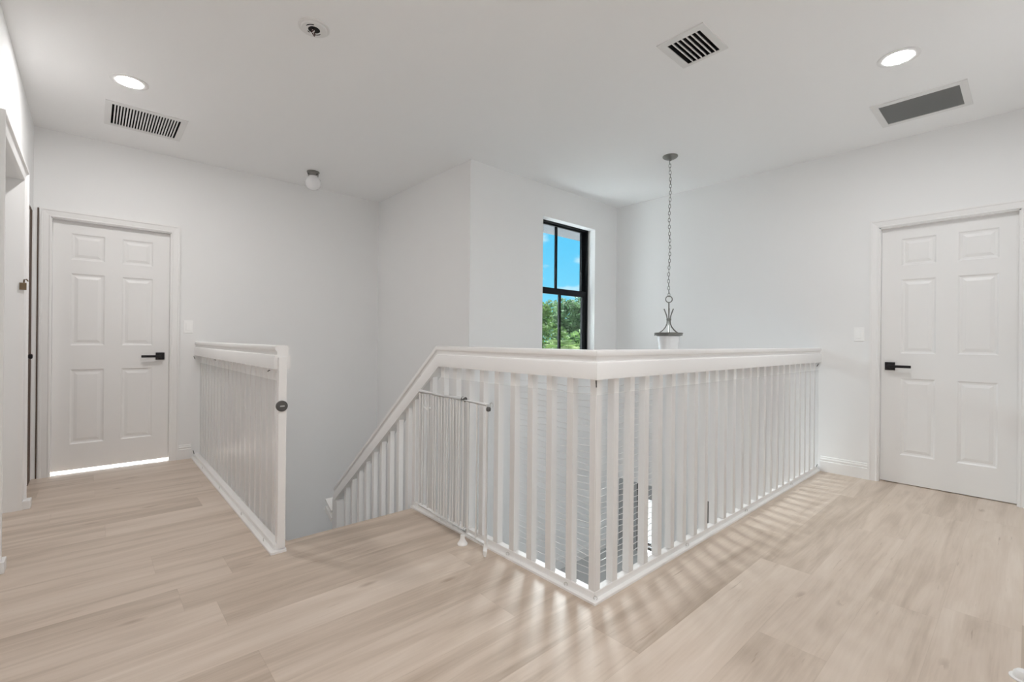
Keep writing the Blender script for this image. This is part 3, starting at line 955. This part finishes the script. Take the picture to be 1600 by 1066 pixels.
# ------------------------------------------------------------------ ceiling fittings
def can(name, x, y, label, lens):
    t_ = thing(name, label, 'recessed light', (x, y, ZC), 'recessed ceiling lights')
    bb_ = new_bm()
    lathe(bb_, [(0.098, 0.0), (0.098, -0.003), (0.092, -0.005), (0.072, -0.005), (0.067, -0.003), (0.066, 0.0)], (x, y, ZC), 'Z', 56)
    obj('trim_ring', bb_, 'plate', t_, smooth=True)
    bb_ = new_bm()
    lathe(bb_, [(0.0, -0.004), (0.060, -0.004), (0.066, -0.003)], (x, y, ZC), 'Z', 48)
    obj('lens', bb_, lens, t_)
can('recessed_light', 3.393, 0.506, 'round lit ceiling downlight near the right door', 'lens_r')
can('recessed_light', 0.168, 3.860, 'round lit ceiling downlight near the left door', 'lens_l')
can('recessed_light', 0.90, 0.55, 'unseen fill downlight added above the camera', 'lens_r')  # out of view, added to fill the landing with light
can('recessed_light', 0.33, -1.20, 'unseen fill downlight added in the hallway behind', 'lens_l')  # also out of view, added as fill light from behind

def vent(name, label, ext, opn, n, along, mat_s, thick, gap_dark, depth=0.010, tilt=0.0):
    x0, x1, y0, y1 = ext; a0, a1, b0, b1 = opn
    t_ = thing(name, label, 'air vent', ((x0 + x1) / 2, (y0 + y1) / 2, ZC))
    bb_ = new_bm()
    zt, zb = ZC, ZC - 0.007
    for (p0, p1, q0, q1) in ((x0, a0, y0, y1), (a1, x1, y0, y1), (a0, a1, y0, b0), (a0, a1, b1, y1)):
        box(bb_, p0, p1, q0, q1, zb, zt)
    obj('frame', bb_, 'grille', t_)
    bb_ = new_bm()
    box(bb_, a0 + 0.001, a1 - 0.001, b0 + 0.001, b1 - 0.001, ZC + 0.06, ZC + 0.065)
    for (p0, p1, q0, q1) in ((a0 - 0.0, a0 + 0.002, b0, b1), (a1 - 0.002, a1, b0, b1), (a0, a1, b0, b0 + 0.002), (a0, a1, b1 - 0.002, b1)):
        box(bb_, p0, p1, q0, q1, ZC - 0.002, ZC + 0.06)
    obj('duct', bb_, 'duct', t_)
    for i in range(n):
        f_ = (i + 1) / (n + 1)
        t = bmesh.new()
        if along == 'x':
            box(t, a0 + 0.001, a1 - 0.001, -thick / 2, thick / 2, -depth, depth)
            bb_ = new_bm(); merge(bb_, t, Matrix.Translation((0, b0 + (b1 - b0) * f_, ZC - 0.006 + depth)) @ Matrix.Rotation(tilt, 4, 'X'))
        else:
            box(t, -thick / 2, thick / 2, b0 + 0.001, b1 - 0.001, -depth, depth)
            bb_ = new_bm(); merge(bb_, t, Matrix.Translation((a0 + (a1 - a0) * f_, 0, ZC - 0.006 + depth)) @ Matrix.Rotation(tilt, 4, 'Y'))
        obj('slat', bb_, mat_s, t_)
    return t_
vent('ceiling_vent', 'small square ceiling vent with black gaps in the middle of the ceiling', (2.298, 2.597, 1.120, 1.383), (2.338, 2.578, 1.157, 1.343), 6, 'x', 'grille', 0.006, True, 0.008, math.radians(-25))
vent('ceiling_vent', 'square slatted return vent beside the left downlight', (0.058, 0.530, 4.248, 4.724), (0.095, 0.490, 4.288, 4.684), 22, 'y', 'grille', 0.0080, True, 0.003, 0.0)
vent('ceiling_vent', 'grey fine-slatted return vent near the right door', (3.968, 4.402, 0.262, 0.745), (4.012, 4.360, 0.300, 0.705), 30, 'y', 'filter', 0.0075, True, 0.005, math.radians(30))

# bare detector base with hanging wires
sd = thing('smoke_detector_base', 'round white detector base with loose wires on the ceiling', 'detector base', (0.854, 2.518, ZC))
bb_ = new_bm()
lathe(bb_, [(0.078, 0.0), (0.078, -0.004), (0.074, -0.007), (0.064, -0.007), (0.060, -0.012), (0.052, -0.013), (0.030, -0.013), (0.026, -0.010), (0.025, 0.030)], (0.854, 2.518, ZC), 'Z', 48)
obj('base_ring', bb_, 'grille', sd, smooth=True)
bb_ = new_bm()
lathe(bb_, [(0.029, -0.0128), (0.027, -0.0135), (0.0, -0.0135)], (0.854, 2.518, ZC), 'Z', 32)  # flat dark disc drawn for the shade inside the hole
for (a0, a1, r) in ((20, 70, 0.040), (195, 250, 0.044), (110, 130, 0.036)):
    pts = [(0.854 + r * math.cos(math.radians(a0 + (a1 - a0) * k / 6)), 2.518 + r * math.sin(math.radians(a0 + (a1 - a0) * k / 6)), ZC - 0.013) for k in range(7)]
    tube(bb_, pts, 0.0025, 6)
obj('dark_openings', bb_, 'duct', sd)
c_ = Vector((0.846, 2.510, ZC))
for pts in ([(0.010, 0.006, 0.01), (0.006, -0.004, -0.018), (-0.004, -0.010, -0.030), (-0.012, -0.010, -0.042)],
            [(-0.010, 0.008, 0.01), (-0.008, 0.0, -0.020), (0.004, -0.006, -0.034), (0.010, -0.002, -0.046)],
            [(0.0, 0.012, 0.01), (0.006, 0.004, -0.022), (-0.002, 0.0, -0.040), (0.004, -0.010, -0.056)]):
    bb_ = new_bm(); tube(bb_, [c_ + Vector(p) for p in pts], 0.0028, 8); obj('wire', bb_, 'wire', sd, smooth=True)
bb_ = new_bm(); box(bb_, c_.x - 0.006, c_.x + 0.006, c_.y - 0.008, c_.y + 0.002, ZC - 0.036, ZC - 0.022, 0.002)
obj('connector', bb_, 'plate', sd)

# small flush lamp in the stairwell
fl = thing('flush_ceiling_lamp', 'small jar-shaped ceiling lamp with nickel collar over the stairs', 'ceiling lamp', (1.595, 4.69, ZC))
bb_ = new_bm()
lathe(bb_, [(0.058, 0.0), (0.058, -0.008), (0.050, -0.014), (0.048, -0.040), (0.042, -0.044)], (1.595, 4.69, ZC), 'Z', 36)
obj('collar', bb_, 'nickel', fl, smooth=True)
for a in (200, 290, 60):
    bb_ = new_bm()
    c, s = math.cos(math.radians(a)), math.sin(math.radians(a))
    tube(bb_, [(1.595 + 0.046 * c, 4.69 + 0.046 * s, ZC - 0.031), (1.595 + 0.062 * c, 4.69 + 0.062 * s, ZC - 0.031)], 0.0055, 10)
    obj('screw', bb_, 'black', fl, smooth=True)
bb_ = new_bm()
lathe(bb_, [(0.040, -0.040), (0.050, -0.055), (0.066, -0.075), (0.074, -0.105), (0.068, -0.140), (0.048, -0.165), (0.020, -0.177), (0.0, -0.180)], (1.595, 4.69, ZC), 'Z', 36)
obj('glass_globe', bb_, 'opal', fl, smooth=True)

# pendant over the void
PXx, PYy = 3.755, 2.115
pn = thing('pendant_lamp', 'nickel pendant lamp hanging on a long chain over the void', 'pendant lamp', (PXx, PYy, ZC))
bb_ = new_bm()
lathe(bb_, [(0.064, 0.0), (0.064, -0.006), (0.058, -0.014), (0.040, -0.024), (0.014, -0.030), (0.010, -0.040), (0.0, -0.042)], (PXx, PYy, ZC), 'Z', 40)
obj('canopy', bb_, 'nickel', pn, smooth=True)
bb_ = new_bm()
zt = ZC - 0.038; zb_ = 1.512
n_l = 40; pitch = (zt - zb_) / n_l
for i in range(n_l):
    zc_ = zt - (i + 0.5) * pitch
    hl, hw = pitch * 0.5 + 0.0030, 0.0088
    ang = math.radians(90 * (i % 2) + 25 + 9 * math.sin(i * 0.8))
    pts = []
    for k in range(14):
        a = 2 * math.pi * k / 14
        s_ = math.copysign(abs(math.sin(a)) ** 0.8, math.sin(a)); c2 = hw * math.cos(a)
        pts.append((PXx + c2 * math.cos(ang) + 0.004 * math.sin(i * 0.35), PYy + c2 * math.sin(ang) + 0.004 * math.cos(i * 0.35), zc_ + hl * s_))
    tube(bb_, pts, 0.0024, 6, closed=True)
obj('chain', bb_, 'nickel', pn, smooth=True)
bb_ = new_bm()
ra = math.radians(-48)
tube(bb_, [(PXx + 0.028 * math.cos(2 * math.pi * k / 24) * math.cos(ra), PYy + 0.028 * math.cos(2 * math.pi * k / 24) * math.sin(ra), 1.488 + 0.028 * math.sin(2 * math.pi * k / 24)) for k in range(24)], 0.0045, 8, closed=True)
obj('loop', bb_, 'nickel', pn, smooth=True)
bb_ = new_bm(); tube(bb_, [(PXx, PYy, 1.460), (PXx, PYy, 1.195)], 0.0055, 10); obj('stem', bb_, 'nickel', pn, smooth=True)
for a in (-45, 75, 195):
    c, s = math.cos(math.radians(a + 17)), math.sin(math.radians(a + 17))
    pr_ = [(0.045, 1.405), (0.036, 1.385), (0.020, 1.345), (0.013, 1.310), (0.016, 1.275), (0.030, 1.245), (0.055, 1.218), (0.080, 1.200), (0.098, 1.190)]
    bb_ = new_bm(); tube(bb_, [(PXx + r * c, PYy + r * s, z) for r, z in pr_], 0.0055, 8); obj('arm', bb_, 'nickel', pn, smooth=True)
bb_ = new_bm(); lathe(bb_, [(0.012, 0.012), (0.020, 0.008), (0.020, -0.008), (0.012, -0.012)], (PXx, PYy, 1.310), 'Z', 20); obj('arm_clip', bb_, 'nickel', pn, smooth=True)
bb_ = new_bm()
lathe(bb_, [(0.0, 1.198), (0.114, 1.196), (0.121, 1.192), (0.119, 1.184), (0.104, 1.168), (0.090, 1.164), (0.0, 1.164)], (PXx, PYy, 0), 'Z', 48)
obj('pan', bb_, 'nickel', pn, smooth=True)
for a in (-28, 92, 212):
    c, s = math.cos(math.radians(a)), math.sin(math.radians(a))
    bb_ = new_bm(); tube(bb_, [(PXx + 0.108 * c, PYy + 0.108 * s, 1.176), (PXx + 0.134 * c, PYy + 0.134 * s, 1.176)], 0.007, 10); obj('finial', bb_, 'nickel', pn, smooth=True)
bb_ = new_bm()
lathe(bb_, [(0.092, 1.164), (0.092, 1.13), (0.084, 1.09), (0.083, 1.05), (0.092, 1.01), (0.106, 0.985), (0.110, 0.975), (0.106, 0.974), (0.088, 1.01), (0.079, 1.05), (0.079, 1.09), (0.086, 1.13), (0.086, 1.16)], (PXx, PYy, 0), 'Z', 48)
obj('glass_shade', bb_, 'opal', pn, smooth=True)

# door stop on the floor at the lower right edge
ds = thing('door_stop', 'white dome door stop on the floor at the lower right edge', 'door stop', (2.31, 0.005, 0))
bb_ = new_bm()
lathe(bb_, [(0.034, 0.0), (0.034, 0.004), (0.026, 0.006), (0.024, 0.018), (0.016, 0.027), (0.0, 0.030)], (2.31, 0.005, 0), 'Z', 32)
obj('dome', bb_, 'plate', ds, smooth=True)

# ------------------------------------------------------------------ outside
b = new_bm()
box(b, -40, 60, -40, 70, -1.75, -1.60)
struct('ground', b, 'paving', 'pale paved ground outside the house', 'ground')
def ray_dir(px, py):
    return fwd + rgt * ((px - 800) / 728.3) + upv * ((533 - py) / 728.3)
def crown(name, label, px, dist, top_py, rad, n, leaf, mat, seed, squash=0.9):
    rnd = random.Random(seed)
    d = ray_dir(px, 533)
    base_ = Vector((d.x * dist, d.y * dist, -1.6))
    ztop = CAM_H + (533 - top_py) / 728.3 * dist
    cz = ztop - rad * squash
    t_ = thing(name, label, 'tree', base_, 'trees outside the window')
    bb_ = new_bm()
    tube(bb_, [base_, base_ + Vector((0.1, 0.05, 1.6)), base_ + Vector((0.0, 0.1, cz + 1.6))], [0.22, 0.17, 0.08], 12)
    for k in range(5):
        a = k * 1.26 + seed
        tube(bb_, [base_ + Vector((0.05, 0.05, max(0.6, cz + 0.6))), Vector((base_.x + 0.6 * rad * math.cos(a), base_.y + 0.6 * rad * math.sin(a), cz + 0.3 * rad))], [0.07, 0.02], 8)
    obj('trunk', bb_, 'bark', t_, smooth=True)
    bb_ = new_bm()
    lumps = []
    for k in range(26):
        v_ = Vector((rnd.gauss(0, 1), rnd.gauss(0, 1), rnd.gauss(0, 1))).normalized()
        lumps.append((Vector((v_.x * rad * 0.72, v_.y * rad * 0.72, v_.z * rad * 0.72 * squash)), rad * rnd.uniform(0.26, 0.42)))
    for k in range(n):
        c, lr = lumps[rnd.randrange(len(lumps))]
        v_ = Vector((rnd.gauss(0, 1), rnd.gauss(0, 1), rnd.gauss(0.25, 1))).normalized()
        p = Vector((base_.x, base_.y, cz)) + c + v_ * lr * rnd.uniform(0.75, 1.05)
        if p.z > ztop + 0.1: continue
        ax = Vector((rnd.gauss(0, 1), rnd.gauss(0, 1), rnd.gauss(-0.3, 0.7))).normalized()
        nn = (v_ + 0.7 * Vector((rnd.gauss(0, 1), rnd.gauss(0, 1), rnd.gauss(0.4, 1)))).normalized()
        sd_ = ax.cross(nn).normalized()
        l_ = leaf * rnd.uniform(0.7, 1.25); w_ = l_ * 0.42
        q = [p - ax * l_ * 0.5, p + sd_ * w_ * 0.5, p + ax * l_ * 0.5, p - sd_ * w_ * 0.5]
        bb_.faces.new([bb_.verts.new(x) for x in q])
    me = bpy.data.meshes.new('foliage'); bb_.to_mesh(me); bb_.free()
    me.materials.append(M[mat])
    o = bpy.data.objects.new('foliage', me); COL.objects.link(o); o.parent = t_
    o.matrix_parent_inverse = Matrix.Translation(base_).inverted()
    return t_
crown('tree', 'bushy pale green tree filling the left half of the window', 846, 13.0, 456, 1.75, 11000, 0.16, 'leaf', 3, 1.35)
crown('tree', 'darker green tree on the right side of the window', 898, 17.5, 462, 1.7, 9000, 0.18, 'leaf2', 5, 1.6)
crown('tree', 'distant tree whose top pokes into the sky behind', 916, 24.0, 450, 1.7, 5000, 0.22, 'leaf2', 8, 1.5)
crown('tree', 'distant tree standing between the two nearer crowns', 872, 30.0, 452, 2.6, 6000, 0.30, 'leaf2', 11, 1.6)
# palm in front
d = ray_dir(884, 533)
pb = Vector((d.x * 10.5, d.y * 10.5, -1.6))
pt = thing('palm_tree', 'light green palm in front of the trees outside', 'palm tree', pb)
bb_ = new_bm(); tube(bb_, [pb, pb + Vector((0.05, 0, 1.2)), pb + Vector((0.02, 0.03, 2.35))], [0.12, 0.10, 0.08], 12); obj('trunk', bb_, 'bark', pt, smooth=True)
rnd = random.Random(4)
hd = pb + Vector((0.02, 0.03, 2.40))
for k in range(18):
    a = k * 2.399 + 0.4
    el = rnd.uniform(0.2, 1.25)
    L_ = rnd.uniform(0.85, 1.2)
    dr = Vector((math.cos(a) * math.cos(el), math.sin(a) * math.cos(el), math.sin(el)))
    bb_ = new_bm()
    prev = None
    N_ = 22
    for i in range(N_ + 1):
        s_ = i / N_
        p = hd + dr * L_ * s_ + Vector((0, 0, -0.75 * L_ * s_ * s_))
        if prev is not None:
            t_ = (p - prev).normalized()
            sd_ = t_.cross(Vector((0, 0, 1))).normalized()
            up_ = sd_.cross(t_).normalized()
            ll = 0.30 * math.sin(math.pi * min(1, 0.12 + 0.85 * s_)) + 0.03
            for sg in (-1, 1):
                tip = p + sd_ * sg * ll * 0.8 + t_ * ll * 0.6 - up_ * ll * 0.25
                bb_.faces.new([bb_.verts.new(x) for x in (p - t_ * 0.012, p + t_ * 0.012, tip)])
            bb_.faces.new([bb_.verts.new(x) for x in (prev - up_ * 0.006, p - up_ * 0.006, p + up_ * 0.006, prev + up_ * 0.006)])
        prev = p
    obj('frond', bb_, 'frond', pt)
